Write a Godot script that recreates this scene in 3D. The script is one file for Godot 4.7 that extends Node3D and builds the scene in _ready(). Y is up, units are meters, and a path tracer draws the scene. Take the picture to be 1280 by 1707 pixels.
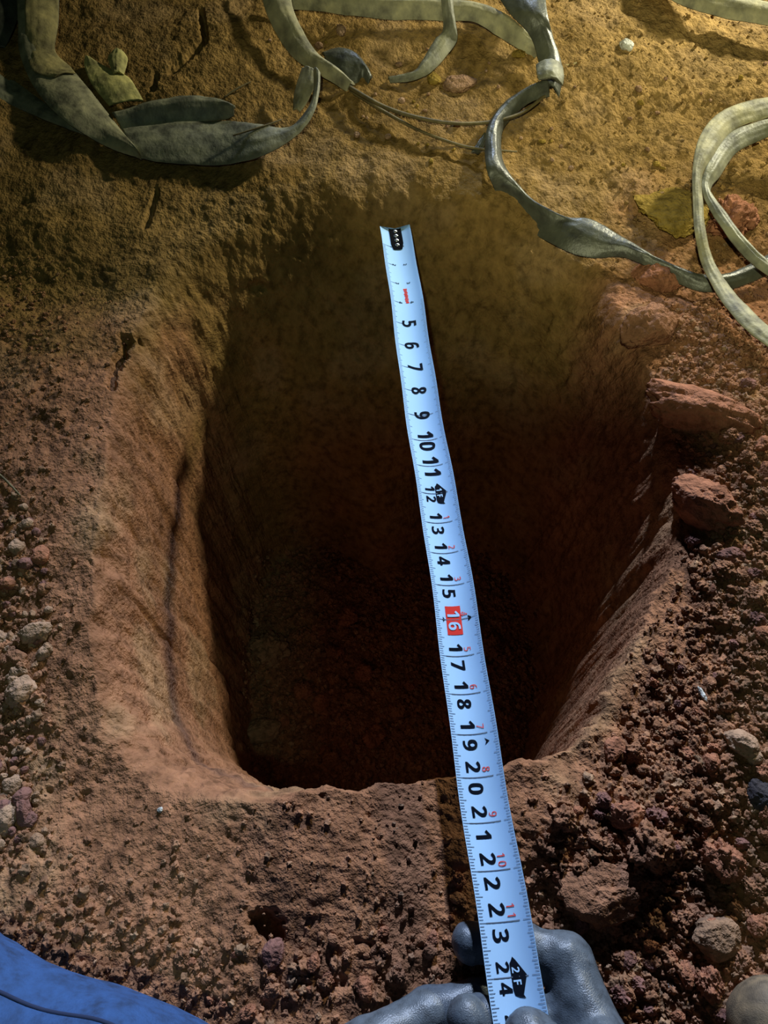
extends Node3D
# A measuring blade laid across a square hole dug in red soil, at night, by lamp light.

const F := 1300.0                      # focal length in pixels of the 1280 x 1707 frame
const PITCH := deg_to_rad(58.0)        # how far the camera looks down
const EYE := Vector3(0.0, 0.5, 0.0)
const DEEP := 0.40                     # depth of the hole

var rng := RandomNumberGenerator.new()
var n_big := FastNoiseLite.new()
var n_mid := FastNoiseLite.new()
var n_fine := FastNoiseLite.new()
var n_lump := FastNoiseLite.new()
var n_lump2 := FastNoiseLite.new()
var mats := {}

# coarse maps of the ground: distance inside the rim, width of the wall, looseness of the soil
const GX0 := -1.5
const GZ0 := -2.3
const GS := 0.02
const GW := 151
const GH := 136
var g_d := PackedFloat32Array()
var g_w := PackedFloat32Array()
var g_c := PackedFloat32Array()
var g_r := PackedFloat32Array()


func _ready() -> void:
	rng.seed = 7
	view_and_light()
	noises()
	materials()
	lamps_and_phone()
	coarse_maps()
	ground()
	person()
	tape_measure()
	strips()
	stones()
	crumbs()


# ---------------------------------------------------------------- camera, sky, lights

func view_and_light() -> void:
	var cam := Camera3D.new()
	cam.name = "camera"
	cam.position = EYE
	cam.rotation = Vector3(-PITCH, 0, 0)
	cam.fov = rad_to_deg(2.0 * atan(853.5 / F))
	cam.near = 0.01
	cam.far = 50.0
	add_child(cam)
	cam.current = true
	var e := Environment.new()
	e.background_mode = Environment.BG_COLOR
	e.background_color = Color(0.012, 0.011, 0.012)
	e.tonemap_mode = Environment.TONE_MAPPER_LINEAR
	e.tonemap_exposure = 1.0
	e.sdfgi_enabled = true
	e.ssao_enabled = true
	e.ssil_enabled = true
	var we := WorldEnvironment.new()
	we.name = "surroundings"
	we.environment = e
	add_child(we)


const LAMP_FLOOD := Vector3(0.86, 0.62, -1.32)   # warm work lamp beyond the far right corner
const LAMP_BEAM := Vector3(0.30, 1.50, -2.74)    # cold white lamp beyond the far side
const E_WORK := 2.1
const E_COLD := 14.5
const E_HEAD := 0.72
const E_FILL := 0.06
const C_WORK := Color(1.0, 0.98, 0.85)
const C_COLD := Color(0.80, 0.87, 1.0)
const C_HEAD := Color(1, 0.98, 0.76)
const C_FILL := Color(0.85, 1.0, 0.85)
var lamp_head := cam_point(-0.05, 0.012, 0.20)   # head torch behind the phone

func spot(called: String, at: Vector3, to: Vector3, color: Color, energy: float, angle: float, soft: float, size: float) -> void:
	var l := SpotLight3D.new()
	l.name = called
	add_child(l)
	l.look_at_from_position(at, to, Vector3.UP if absf((to - at).normalized().y) < 0.99 else Vector3.RIGHT)
	l.light_color = color
	l.light_energy = energy
	l.spot_angle = angle
	l.spot_angle_attenuation = soft
	l.spot_attenuation = 2.0
	l.spot_range = 12.0
	l.light_size = size
	l.shadow_enabled = true


func lamps_and_phone() -> void:
	lamp("work_lamp", "small round work lamp with a warm glowing face beyond the far right corner", LAMP_FLOOD, Vector3(0.54, 0, -1.0), C_WORK, E_WORK, 49.0, 1.0, 0.035)
	lamp("spot_lamp", "small round lamp with a cold white glowing face beyond the far edge", LAMP_BEAM, Vector3(-0.02, 0.0, 0.33), C_COLD, E_COLD, 11.4, 0.9, 0.06)
	lamp("head_lamp", "small head torch glowing behind the phone", lamp_head, EYE + ray(1500, -420), C_HEAD, E_HEAD, 37.0, 1.0, 0.010)
	lamp("head_lamp", "second bulb of the head torch glowing behind the phone", lamp_head + Vector3(0.002, 0.004, 0.002), cam_point(0.0, 0.0, -0.9), C_FILL, E_FILL, 65.0, 1.0, 0.010)
	var t := thing("phone", "dark phone held above the hole to take the picture", "phone", cam_point(0, 0, 0.02))
	t.basis = Basis(Vector3.RIGHT, -PITCH)
	var st := SurfaceTool.new()
	st.begin(Mesh.PRIMITIVE_TRIANGLES)
	slab(st, -0.058, 0.021, -0.125, 0.030, 0.0, 0.008, 0.011)
	part("body", st, mats.black, t)
	var st2 := SurfaceTool.new()
	st2.begin(Mesh.PRIMITIVE_TRIANGLES)
	slab(st2, -0.055, 0.018, -0.122, 0.027, 0.008, 0.0085, 0.009)
	part("screen", st2, mats.screen, t)


func lamp(called: String, label: String, at: Vector3, to: Vector3, color: Color, energy: float, angle: float, soft: float, size: float) -> void:
	var dir := (to - at).normalized()
	var t := thing(called, label, "lamp", at - dir * 0.05)
	t.look_at_from_position(at - dir * 0.05, to, Vector3.UP)
	var prof := [Vector2(0.0, 0.05), Vector2(size * 0.8, 0.048), Vector2(size * 1.1, 0.03), Vector2(size * 1.3, -0.01), Vector2(size * 1.45, -0.035), Vector2(size * 1.25, -0.037), Vector2(size * 1.1, -0.03), Vector2(0.0, -0.03)]
	part("housing", lathe(prof, 24), mats.black, t)
	var m := StandardMaterial3D.new()
	m.albedo_color = Color(0.8, 0.8, 0.78)
	m.emission_enabled = true
	m.emission = color
	m.emission_energy_multiplier = 0.6
	part("lens", lathe([Vector2(0.0, -0.031), Vector2(size * 1.05, -0.031), Vector2(size * 0.8, -0.036), Vector2(0.0, -0.038)], 24), m, t)
	spot(called + "_light", at + dir * 0.005, to, color, energy, angle, soft, size)


# ---------------------------------------------------------------- pixels and the world

func cam_point(x: float, y: float, z: float) -> Vector3:      # a point given along the camera's axes at the place of the picture
	return EYE + Basis(Vector3.RIGHT, -PITCH) * Vector3(x, y, z)


func ray(u: float, v: float) -> Vector3:
	return Basis(Vector3.RIGHT, -PITCH) * Vector3((u - 640.0) / F, -(v - 853.5) / F, -1.0)


func at_height(u: float, v: float, y: float) -> Vector3:
	var r := ray(u, v)
	return EYE + r * ((y - EYE.y) / r.y)


func on_ground(u: float, v: float, lift := 0.0) -> Vector3:     # march down the sight line to the soil
	var r := ray(u, v)
	var s := 0.3
	while s < 2.2:
		var p := EYE + r * s
		if p.y < soil(p.x, p.z) + lift:
			break
		s += 0.006
	for k in 6:
		var p := EYE + r * s
		s += (p.y - soil(p.x, p.z) - lift) * 0.5
	return EYE + r * s


# ---------------------------------------------------------------- helpers

func numbered(called: String) -> String:
	if not has_node(called):
		return called
	var k := 1
	while has_node("%s_%03d" % [called, k]):
		k += 1
	return "%s_%03d" % [called, k]


var counts := {}
func next_name(called: String) -> String:
	var k: int = counts.get(called, 0)
	counts[called] = k + 1
	return called if k == 0 else "%s_%03d" % [called, k]


func thing(called: String, label: String, category: String, at := Vector3.ZERO, group := "") -> Node3D:
	var o := Node3D.new()
	o.name = next_name(called)
	add_child(o, true)
	o.position = at
	tag(o, label, category, group)
	return o


func tag(o: Node, label: String, category := "", group := "", kind := "") -> void:
	if label: o.set_meta("label", label)
	if category: o.set_meta("category", category)
	if group: o.set_meta("group", group)
	if kind: o.set_meta("kind", kind)


func part(called: String, shape, m: Material, parent: Node) -> MeshInstance3D:
	var o := MeshInstance3D.new()
	o.name = called if parent != self else next_name(called)
	if shape is SurfaceTool:
		o.mesh = shape.commit()
	else:
		o.mesh = shape
	o.material_override = m
	o.cast_shadow = GeometryInstance3D.SHADOW_CASTING_SETTING_ON
	parent.add_child(o, true)
	return o


func mesh_of(v: PackedVector3Array, idx: PackedInt32Array, cols := PackedColorArray(), closed := true, uv := PackedVector2Array()) -> ArrayMesh:
	if closed:
		var vol := 0.0
		for k in range(0, idx.size(), 3):
			vol += v[idx[k]].dot(v[idx[k + 1]].cross(v[idx[k + 2]]))
		if vol > 0.0:
			for k in range(0, idx.size(), 3):
				var h := idx[k + 1]
				idx[k + 1] = idx[k + 2]
				idx[k + 2] = h
	var n := PackedVector3Array()
	n.resize(v.size())
	for k in range(0, idx.size(), 3):
		var a := idx[k]
		var b := idx[k + 1]
		var c := idx[k + 2]
		var q := (v[c] - v[a]).cross(v[b] - v[a])
		n[a] += q
		n[b] += q
		n[c] += q
	for k in n.size():
		n[k] = n[k].normalized()
	var arr := []
	arr.resize(Mesh.ARRAY_MAX)
	arr[Mesh.ARRAY_VERTEX] = v
	arr[Mesh.ARRAY_NORMAL] = n
	arr[Mesh.ARRAY_INDEX] = idx
	if cols.size(): arr[Mesh.ARRAY_COLOR] = cols
	if uv.size(): arr[Mesh.ARRAY_TEX_UV] = uv
	var am := ArrayMesh.new()
	am.add_surface_from_arrays(Mesh.PRIMITIVE_TRIANGLES, arr)
	return am


func rings_mesh(rings: Array, cols := PackedColorArray()) -> ArrayMesh:    # closed rings of points, joined to a tube with caps
	var v := PackedVector3Array()
	var idx := PackedInt32Array()
	var n: int = rings[0].size()
	for r in rings:
		v.append_array(r)
	for i in rings.size() - 1:
		for j in n:
			var a := i * n + j
			var b := i * n + (j + 1) % n
			idx.append_array([a, b, b + n, a, b + n, a + n])
	for e in [0, rings.size() - 1]:
		var c := Vector3.ZERO
		for p in rings[e]: c += p
		var at := v.size()
		v.append(c / n)
		if cols.size(): cols.append(cols[e * n])
		for j in n:
			var a: int = e * n + j
			var b: int = e * n + (j + 1) % n
			if e == 0: idx.append_array([a, at, b])
			else: idx.append_array([a, b, at])
	return mesh_of(v, idx, cols)


func lathe(prof: Array, n: int) -> ArrayMesh:     # about the z axis; each point is (radius, z)
	var rings := []
	for p in prof:
		var r := PackedVector3Array()
		for j in n:
			var a := TAU * j / n
			r.append(Vector3(cos(a) * maxf(p.x, 1e-5), sin(a) * maxf(p.x, 1e-5), p.y))
		rings.append(r)
	return rings_mesh(rings)


func slab(st: SurfaceTool, x0: float, x1: float, y0: float, y1: float, z0: float, z1: float, r: float) -> void:
	var rings := []
	var b := (z1 - z0) * 0.3
	for q in [[z0, b], [z0 + b, 0.0], [z1 - b, 0.0], [z1, b]]:
		var ring := PackedVector3Array()
		for c in [[x1, y1, 0.0], [x0, y1, 1.0], [x0, y0, 2.0], [x1, y0, 3.0]]:
			for k in 7:
				var a: float = (c[2] + k / 6.0) * PI / 2
				var cx: float = c[0] + (r if c[2] == 1.0 or c[2] == 2.0 else -r)
				var cy: float = c[1] + (r if c[2] >= 2.0 else -r)
				ring.append(Vector3(cx + cos(a) * (r - q[1]), cy + sin(a) * (r - q[1]), q[0]))
		rings.append(ring)
	st.append_from(rings_mesh(rings), 0, Transform3D())


func tube(path: Array, radii: Array, n := 10, steps := 6) -> ArrayMesh:
	var pts := []
	var rad := []
	for i in path.size() - 1:
		for k in steps:
			var f := float(k) / steps
			pts.append(spline(path, i, f))
			rad.append(lerpf(radii[i], radii[i + 1], f))
	pts.append(path[-1])
	rad.append(radii[-1])
	var rings := []
	var side := Vector3.UP
	for i in pts.size():
		var d: Vector3 = (pts[mini(i + 1, pts.size() - 1)] - pts[maxi(i - 1, 0)]).normalized()
		side = (side - d * side.dot(d)).normalized()
		var other := d.cross(side)
		var r := PackedVector3Array()
		for j in n:
			var a := TAU * j / n
			r.append(pts[i] + (side * cos(a) + other * sin(a)) * rad[i])
		rings.append(r)
	return rings_mesh(rings)


func spline(p: Array, i: int, f: float):
	var a = p[maxi(i - 1, 0)]
	var b = p[i]
	var c = p[mini(i + 1, p.size() - 1)]
	var d = p[mini(i + 2, p.size() - 1)]
	return b * 1.0 + (c - a) * (0.5 * f) + (a * 2.0 - b * 5.0 + c * 4.0 - d) * (0.5 * f * f) + (b * 3.0 - a - c * 3.0 + d) * (0.5 * f * f * f)


func icosphere(level: int) -> Array:
	var g := (1.0 + sqrt(5.0)) / 2.0
	var v: Array = []
	for p in [Vector3(-1, g, 0), Vector3(1, g, 0), Vector3(-1, -g, 0), Vector3(1, -g, 0), Vector3(0, -1, g), Vector3(0, 1, g), Vector3(0, -1, -g), Vector3(0, 1, -g), Vector3(g, 0, -1), Vector3(g, 0, 1), Vector3(-g, 0, -1), Vector3(-g, 0, 1)]:
		v.append(p.normalized())
	var f := [[0, 11, 5], [0, 5, 1], [0, 1, 7], [0, 7, 10], [0, 10, 11], [1, 5, 9], [5, 11, 4], [11, 10, 2], [10, 7, 6], [7, 1, 8], [3, 9, 4], [3, 4, 2], [3, 2, 6], [3, 6, 8], [3, 8, 9], [4, 9, 5], [2, 4, 11], [6, 2, 10], [8, 6, 7], [9, 8, 1]]
	for l in level:
		var mid := {}
		var f2 := []
		for t in f:
			var m := []
			for e in [[t[0], t[1]], [t[1], t[2]], [t[2], t[0]]]:
				var key: int = mini(e[0], e[1]) * 100000 + maxi(e[0], e[1])
				if not mid.has(key):
					mid[key] = v.size()
					v.append((v[e[0]] + v[e[1]]).normalized())
				m.append(mid[key])
			f2.append([t[0], m[0], m[2]])
			f2.append([t[1], m[1], m[0]])
			f2.append([t[2], m[2], m[1]])
			f2.append([m[0], m[1], m[2]])
		f = f2
	var idx := PackedInt32Array()
	for t in f: idx.append_array([t[0], t[1], t[2]])
	return [PackedVector3Array(v), idx]


func clod_mesh(level: int, seed_at: float, rough: float, lumpy: float, angular := 0.0) -> ArrayMesh:
	var s := icosphere(level)
	var v: PackedVector3Array = s[0]
	var planes := []
	for k in 9:
		planes.append([Vector3(rng.randf_range(-1, 1), rng.randf_range(-1, 1), rng.randf_range(-1, 1)).normalized(), rng.randf_range(0.62, 0.9)])
	for k in v.size():
		var p := v[k]
		var q := p * 0.022 + Vector3(seed_at, seed_at * 0.7, -seed_at)
		var r := 1.0 + lumpy * n_mid.get_noise_3dv(q * 1.4) + rough * n_lump.get_noise_3dv(q * 2.0) + rough * 0.7 * n_fine.get_noise_3dv(q * 1.3) + rough * 0.4 * n_fine.get_noise_3dv(q * 4.0)
		p *= r
		if angular > 0.0:
			for pl in planes:
				var over: float = p.dot(pl[0]) - pl[1]
				if over > 0.0: p -= pl[0] * over * angular
		v[k] = p
	return mesh_of(v, s[1])


# ---------------------------------------------------------------- materials

func noises() -> void:
	for q in [[n_big, 5.0, 3], [n_mid, 28.0, 4], [n_fine, 120.0, 4]]:
		q[0].noise_type = FastNoiseLite.TYPE_SIMPLEX_SMOOTH
		q[0].frequency = q[1]
		q[0].fractal_octaves = q[2]
		q[0].seed = 11
	for q in [[n_lump, 75.0, 3], [n_lump2, 30.0, 5]]:
		q[0].noise_type = FastNoiseLite.TYPE_CELLULAR
		q[0].cellular_return_type = FastNoiseLite.RETURN_DISTANCE
		q[0].frequency = q[1]
		q[0].seed = q[2]
		q[0].fractal_type = FastNoiseLite.FRACTAL_FBM
		q[0].fractal_octaves = 2


func noise_tex(size: int, freq: float, octaves: int, lo: Color, hi: Color, kind := FastNoiseLite.TYPE_SIMPLEX_SMOOTH, mid = null, gain := 0.5) -> NoiseTexture2D:
	var n := FastNoiseLite.new()
	n.noise_type = kind
	n.frequency = freq
	n.fractal_octaves = octaves
	n.fractal_gain = gain
	n.seed = 5
	var t := NoiseTexture2D.new()
	t.width = size
	t.height = size
	t.seamless = true
	t.noise = n
	var g := Gradient.new()
	g.set_color(0, lo)
	g.set_color(1, hi)
	if mid != null: g.add_point(0.5, mid)
	t.color_ramp = g
	return t


func triplanar(m: StandardMaterial3D, scale: float) -> void:
	m.uv1_triplanar = true
	m.uv1_world_triplanar = true
	m.uv1_scale = Vector3.ONE * scale
	m.uv1_triplanar_sharpness = 4.0


func materials() -> void:
	var grit := noise_tex(1024, 0.035, 6, Color.BLACK, Color.WHITE, FastNoiseLite.TYPE_SIMPLEX_SMOOTH, null, 0.65)
	var mottle := noise_tex(1024, 0.012, 6, Color(0.55, 0.55, 0.55), Color(1, 1, 1), FastNoiseLite.TYPE_SIMPLEX_SMOOTH, Color(0.86, 0.86, 0.86), 0.62)
	var dust := noise_tex(1024, 0.010, 6, Color(0.44, 0.43, 0.40), Color(1, 0.97, 0.85), FastNoiseLite.TYPE_SIMPLEX_SMOOTH, Color(0.76, 0.75, 0.68), 0.6)
	var weave := noise_tex(512, 0.25, 2, Color.BLACK, Color.WHITE)
	var soil_m := StandardMaterial3D.new()
	soil_m.vertex_color_use_as_albedo = true
	soil_m.albedo_texture = mottle
	soil_m.roughness = 1.0
	soil_m.metallic_specular = 0.15
	soil_m.heightmap_enabled = true
	soil_m.heightmap_texture = grit
	soil_m.heightmap_scale = 0.18
	triplanar(soil_m, 5.0)
	mats.soil = soil_m
	for q in [["clod", Color(0.65, 0.47, 0.36)], ["clod_red", Color(0.70, 0.48, 0.37)], ["clod_tan", Color(0.67, 0.53, 0.42)], ["pale", Color(0.75, 0.61, 0.50)], ["white", Color(0.95, 0.95, 0.92)], ["ochre", Color(0.66, 0.55, 0.27)], ["dark", Color(0.30, 0.28, 0.29)], ["purple", Color(0.58, 0.42, 0.38)]]:
		var m: StandardMaterial3D = soil_m.duplicate()
		m.vertex_color_use_as_albedo = false
		m.albedo_color = q[1]
		mats[q[0]] = m
	var crumb: StandardMaterial3D = soil_m.duplicate()
	crumb.heightmap_scale = 0.12
	mats.crumb = crumb
	for q in [["strip_pale", Color(0.76, 0.75, 0.67), 0.65], ["strip_grey", Color(0.65, 0.66, 0.62), 0.55], ["strip_dark", Color(0.40, 0.42, 0.41), 0.42], ["leaf_pale", Color(0.95, 0.92, 0.66), 0.8], ["leaf_tan", Color(0.80, 0.75, 0.57), 0.8], ["stalk", Color(0.55, 0.50, 0.36), 0.7]]:
		var m := StandardMaterial3D.new()
		m.albedo_color = q[1]
		m.albedo_texture = dust
		m.roughness = q[2]
		m.heightmap_enabled = true
		m.heightmap_texture = grit
		m.heightmap_scale = 0.035
		triplanar(m, 4.0)
		mats[q[0]] = m
	var glove := StandardMaterial3D.new()
	glove.albedo_color = Color(0.38, 0.42, 0.46)
	glove.albedo_texture = mottle
	glove.roughness = 0.42
	glove.heightmap_enabled = true
	glove.heightmap_texture = weave
	glove.heightmap_scale = 0.02
	triplanar(glove, 9.0)
	mats.glove = glove
	var cloth := StandardMaterial3D.new()
	cloth.albedo_color = Color(0.17, 0.33, 0.55)
	cloth.albedo_texture = mottle
	cloth.roughness = 0.85
	cloth.rim_enabled = true
	cloth.rim = 0.1
	cloth.heightmap_enabled = true
	cloth.heightmap_texture = weave
	cloth.heightmap_scale = 0.04
	triplanar(cloth, 6.0)
	mats.cloth = cloth
	mats.seam = flat(Color(0.10, 0.15, 0.27), 0.9)
	var boot: StandardMaterial3D = glove.duplicate()
	boot.albedo_color = Color(0.55, 0.48, 0.42)
	boot.albedo_texture = dust
	boot.roughness = 0.7
	mats.boot = boot
	mats.black = flat(Color(0.05, 0.05, 0.055), 0.5)
	mats.screen = flat(Color(0.02, 0.02, 0.025), 0.1)
	mats.blade = flat(Color(0.66, 0.82, 0.97), 0.6)
	mats.blade.metallic_specular = 0.15
	mats.ink = flat(Color(0.07, 0.09, 0.13), 0.5)
	mats.ink_soft = flat(Color(0.40, 0.45, 0.52), 0.5)
	mats.red_ink = flat(Color(0.86, 0.25, 0.22), 0.5)
	for q in ["ink", "ink_soft", "red_ink", "black"]:
		mats[q].metallic_specular = 0.1
		mats[q].roughness = 0.8
	mats.steel = flat(Color(0.8, 0.8, 0.78), 0.25)
	mats.steel.metallic = 0.9


func flat(c: Color, rough: float) -> StandardMaterial3D:
	var m := StandardMaterial3D.new()
	m.albedo_color = c
	m.roughness = rough
	return m


# ---------------------------------------------------------------- the soil

func to_outline(p: Vector2, poly: Array) -> Array:      # (distance, inside; index of the nearest side; place along it)
	var best := 1e9
	var side := 0
	var along := 0.0
	var inside := false
	for i in poly.size():
		var a: Vector2 = poly[i]
		var b: Vector2 = poly[(i + 1) % poly.size()]
		var f := clampf((p - a).dot(b - a) / (b - a).length_squared(), 0.0, 1.0)
		var d := p.distance_squared_to(a + (b - a) * f)
		if d < best:
			best = d
			side = i
			along = f
		if (a.y > p.y) != (b.y > p.y) and p.x < (b.x - a.x) * (p.y - a.y) / (b.y - a.y) + a.x:
			inside = not inside
	return [sqrt(best) * (1.0 if inside else -1.0), side, along]


func flat_poly(px: Array) -> Array:
	var out := []
	for q in px:
		var p := at_height(q[0], q[1], 0.0)
		out.append(Vector2(p.x, p.z))
	return out


func coarse_maps() -> void:
	# the rim of the hole: pixel, and how far inwards the wall runs before it meets the floor
	var rim_px := [[178, 1262, .085], [150, 1090, .054], [156, 950, .05], [172, 800, .05], [192, 650, .055], [228, 520, .08], [305, 415, .16], [450, 352, .22], [650, 338, .235], [850, 356, .22], [1005, 440, .14], [1080, 590, .06], [1120, 720, .045], [1140, 860, .035], [1098, 1000, .028], [1028, 1130, .022], [994, 1250, .018], [830, 1287, .025], [640, 1312, .025], [500, 1328, .035], [400, 1340, .07], [300, 1342, .10], [226, 1318, .10]]
	var rim := flat_poly(rim_px)
	var loose := flat_poly([[1070, 520], [1180, 500], [1320, 560], [1500, 900], [1600, 1500], [1300, 2400], [700, 2400], [660, 1640], [860, 1500], [900, 1370], [1010, 1270], [1120, 1010], [1160, 830]])
	var pile := flat_poly([[-600, 800], [30, 800], [85, 900], [100, 1050], [85, 1200], [60, 1330], [110, 1420], [-700, 1600]])
	var left := flat_poly([[-600, 440], [90, 440], [130, 560], [110, 760], [60, 900], [-600, 900]])
	var near := flat_poly([[-400, 1440], [140, 1430], [350, 1530], [640, 1560], [900, 1480], [900, 2400], [-500, 2400]])
	var far_grit := flat_poly([[820, 90], [1500, -40], [1700, 600], [1090, 560], [980, 450], [840, 300]])
	for a in [g_d, g_w, g_c, g_r]: a.resize(GW * GH)
	var floor_loose: float
	for j in GH:
		for i in GW:
			var p := Vector2(GX0 + i * GS, GZ0 + j * GS)
			var k := j * GW + i
			var q := to_outline(p, rim)
			g_d[k] = q[0]
			g_w[k] = lerpf(rim_px[q[1]][2], rim_px[(q[1] + 1) % rim_px.size()][2], q[2])
			var c := 0.0
			c = maxf(c, smoothstep(-0.03, 0.03, to_outline(p, loose)[0]))
			c = maxf(c, 0.95 * smoothstep(-0.02, 0.03, to_outline(p, pile)[0]))
			c = maxf(c, 0.45 * smoothstep(-0.04, 0.03, to_outline(p, left)[0]))
			c = maxf(c, 0.6 * smoothstep(-0.04, 0.03, to_outline(p, near)[0]))
			c = maxf(c, 0.40 * smoothstep(-0.05, 0.1, to_outline(p, far_grit)[0]))
			c = maxf(c, 0.24 * smoothstep(-0.62, -0.5, p.y))
			floor_loose = smoothstep(0.8, 1.2, g_d[k] / g_w[k])
			c = maxf(c, floor_loose)
			g_c[k] = c
			g_r[k] = smoothstep(-0.03, 0.05, to_outline(p, loose)[0])
	for r in 2:      # soften the creases between the sides
		for a in [g_d, g_w]:
			var b: PackedFloat32Array = a.duplicate()
			for j in range(1, GH - 1):
				for i in range(1, GW - 1):
					var k := j * GW + i
					a[k] = (b[k] * 2.0 + b[k - 1] + b[k + 1] + b[k - GW] + b[k + GW]) / 6.0


func sample(a: PackedFloat32Array, x: float, z: float) -> float:
	var fx := clampf((x - GX0) / GS, 0.0, GW - 1.001)
	var fz := clampf((z - GZ0) / GS, 0.0, GH - 1.001)
	var i := int(fx)
	var j := int(fz)
	fx -= i
	fz -= j
	var k := j * GW + i
	return lerpf(lerpf(a[k], a[k + 1], fx), lerpf(a[k + GW], a[k + GW + 1], fx), fz)


func base_height(x: float, z: float) -> float:      # the smooth shape of the ground and the hole
	var d := sample(g_d, x, z) + 0.006 * n_mid.get_noise_2d(x * 0.7, z * 0.7)
	var y := 0.010 * n_big.get_noise_2d(x, z)
	y += 0.085 * smoothstep(-0.52, -0.95, z)
	y += 0.018 * sample(g_r, x, z) * smoothstep(0.10, 0.4, x) - 0.012 * smoothstep(0.0, 0.12, x) * smoothstep(-0.1, -0.03, z)
	if d > 0.0:
		var s := d / sample(g_w, x, z)
		var f := minf(s, 1.0)
		y -= DEEP * (pow(f, 1.75) if f < 0.9 else lerpf(pow(0.9, 1.75), 1.0, smoothstep(0.9, 1.15, s)))
	return y


func relief(p: Vector3, c: float) -> float:      # clods and grain along the surface's normal
	var r := 0.0028 * n_mid.get_noise_3dv(p) + 0.0012 * n_fine.get_noise_3dv(p)
	var patch := smoothstep(-0.15, 0.35, n_mid.get_noise_3dv(p * 0.5 + Vector3(0, 5, 0)))
	r -= 0.008 * smoothstep(-0.62, -0.5, p.z) * patch * maxf(0.0, n_fine.get_noise_3dv(p * 0.8) - 0.22)
	if c > 0.02:
		r += c * (-0.0075 * (n_lump2.get_noise_3dv(p) + 0.55) - 0.0045 * (n_lump.get_noise_3dv(p) + 0.6) + 0.0022 * n_fine.get_noise_3dv(p * 1.3))
	return r


func soil(x: float, z: float) -> float:
	var y := base_height(x, z)
	return y + relief(Vector3(x, y, z), sample(g_c, x, z))


func lines(a: float, b: float, steps: Array) -> PackedFloat32Array:      # grid lines, closer together where steps says so: [from, to, step]
	var out := PackedFloat32Array()
	var x := a
	while x < b:
		out.append(x)
		var s := 0.02
		for q in steps:
			if x >= q[0] and x < q[1]: s = minf(s, q[2])
		x += s
	out.append(b)
	return out


func ground() -> void:
	var cracks := []      # [from, to, half width, depth] across the ground
	for q in [[332, 0, 335, 36, .004, .012, .09], [335, 36, 305, 58, .004, .012, .09], [305, 58, 272, 74, .003, .009, .09], [252, 92, 243, 112, .003, .008, .08], [212, 572, 196, 615, .006, .022, -.005], [196, 615, 193, 660, .003, .010, -.01], [437, 1535, 452, 1552, .008, .014, 0], [262, 320, 240, 370, .003, .006, .02], [420, 490, 440, 484, .003, .006, -.04]]:
		var a := at_height(q[0], q[1], q[6])
		var b := at_height(q[2], q[3], q[6])
		cracks.append([Vector2(a.x, a.z), Vector2(b.x, b.z), q[4], q[5]])
	var xs := lines(-1.5, 1.5, [[-0.6, 0.6, .0034], [-0.36, 0.40, .0021], [-0.23, -0.09, .0013], [0.12, 0.24, .0014]])
	var zs := lines(-2.3, 0.4, [[-1.3, 0.15, .004], [-1.0, 0.06, .0026], [-0.66, -0.40, .0016], [-0.16, 0.0, .0013]])
	var w := xs.size()
	var h := zs.size()
	var v := PackedVector3Array()
	v.resize(w * h)
	for j in h:
		for i in w:
			v[j * w + i] = Vector3(xs[i], base_height(xs[i], zs[j]), zs[j])
	var moved := v.duplicate()
	var cols := PackedColorArray()
	cols.resize(w * h)
	var red := Color(0.42, 0.200, 0.106)
	var tan_c := Color(0.40, 0.245, 0.085)
	var lip := Color(0.43, 0.205, 0.108)
	for j in h:
		var ja := maxi(j - 1, 0)
		var jb := mini(j + 1, h - 1)
		for i in w:
			var k := j * w + i
			var du := v[j * w + mini(i + 1, w - 1)] - v[j * w + maxi(i - 1, 0)]
			var dv := v[jb * w + i] - v[ja * w + i]
			var n := dv.cross(du).normalized()
			var p := v[k]
			var c := sample(g_c, p.x, p.z)
			var cut := 0.0
			for q in cracks:
				if absf(p.x - q[0].x) > 0.12 or absf(p.z - q[0].y) > 0.12: continue
				var f := clampf((Vector2(p.x, p.z) - q[0]).dot(q[1] - q[0]) / (q[1] - q[0]).length_squared(), 0.0, 1.0)
				var off: float = Vector2(p.x, p.z).distance_to(q[0].lerp(q[1], f)) / (q[2] * (1.0 + 0.7 * n_fine.get_noise_2d(p.x, p.z)))
				if off < 1.0: cut = maxf(cut, q[3] * (1.0 - off * off))
			moved[k] = p + n * (relief(p, c) - cut)
			var m := n_mid.get_noise_3dv(p * 0.4)
			var far := smoothstep(-0.40, -0.58, p.z + 0.08 * m + 0.14 * smoothstep(0.15, 0.25, p.x))
			var col := red.lerp(tan_c, far)
			if p.x < 0.0 and c < 0.35: col = col.lerp(lip, (1.0 - far) * (0.5 + 0.5 * m) * smoothstep(-0.10, -0.16, p.x))
			col = col.lerp(Color(0.60, 0.395, 0.165), smoothstep(-0.05, 0.45, p.x + 0.2 * m) * smoothstep(-0.66, -0.95, p.z + 0.1 * m))
			var pale := smoothstep(0.05, 0.5, n_big.get_noise_3dv(p * 1.7 + Vector3(3, 0, 0)) + 0.5 * m)
			col = col.lerp(Color(0.44, 0.29, 0.15), 0.45 * pale)
			var shade := 0.92 + 0.34 * m + 0.2 * n_fine.get_noise_3dv(p)
			cols[k] = Color(col.r * shade, col.g * shade, col.b * shade)
	var idx := PackedInt32Array()
	idx.resize((w - 1) * (h - 1) * 6)
	var at := 0
	for j in h - 1:
		for i in w - 1:
			var a := j * w + i
			idx[at] = a
			idx[at + 1] = a + 1
			idx[at + 2] = a + w + 1
			idx[at + 3] = a
			idx[at + 4] = a + w + 1
			idx[at + 5] = a + w
			at += 6
	var o := part("ground", mesh_of(moved, idx, cols, false), mats.soil, self)
	tag(o, "red-brown soil with a deep square hole dug into it", "", "", "structure")


# ---------------------------------------------------------------- the measuring blade

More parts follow.
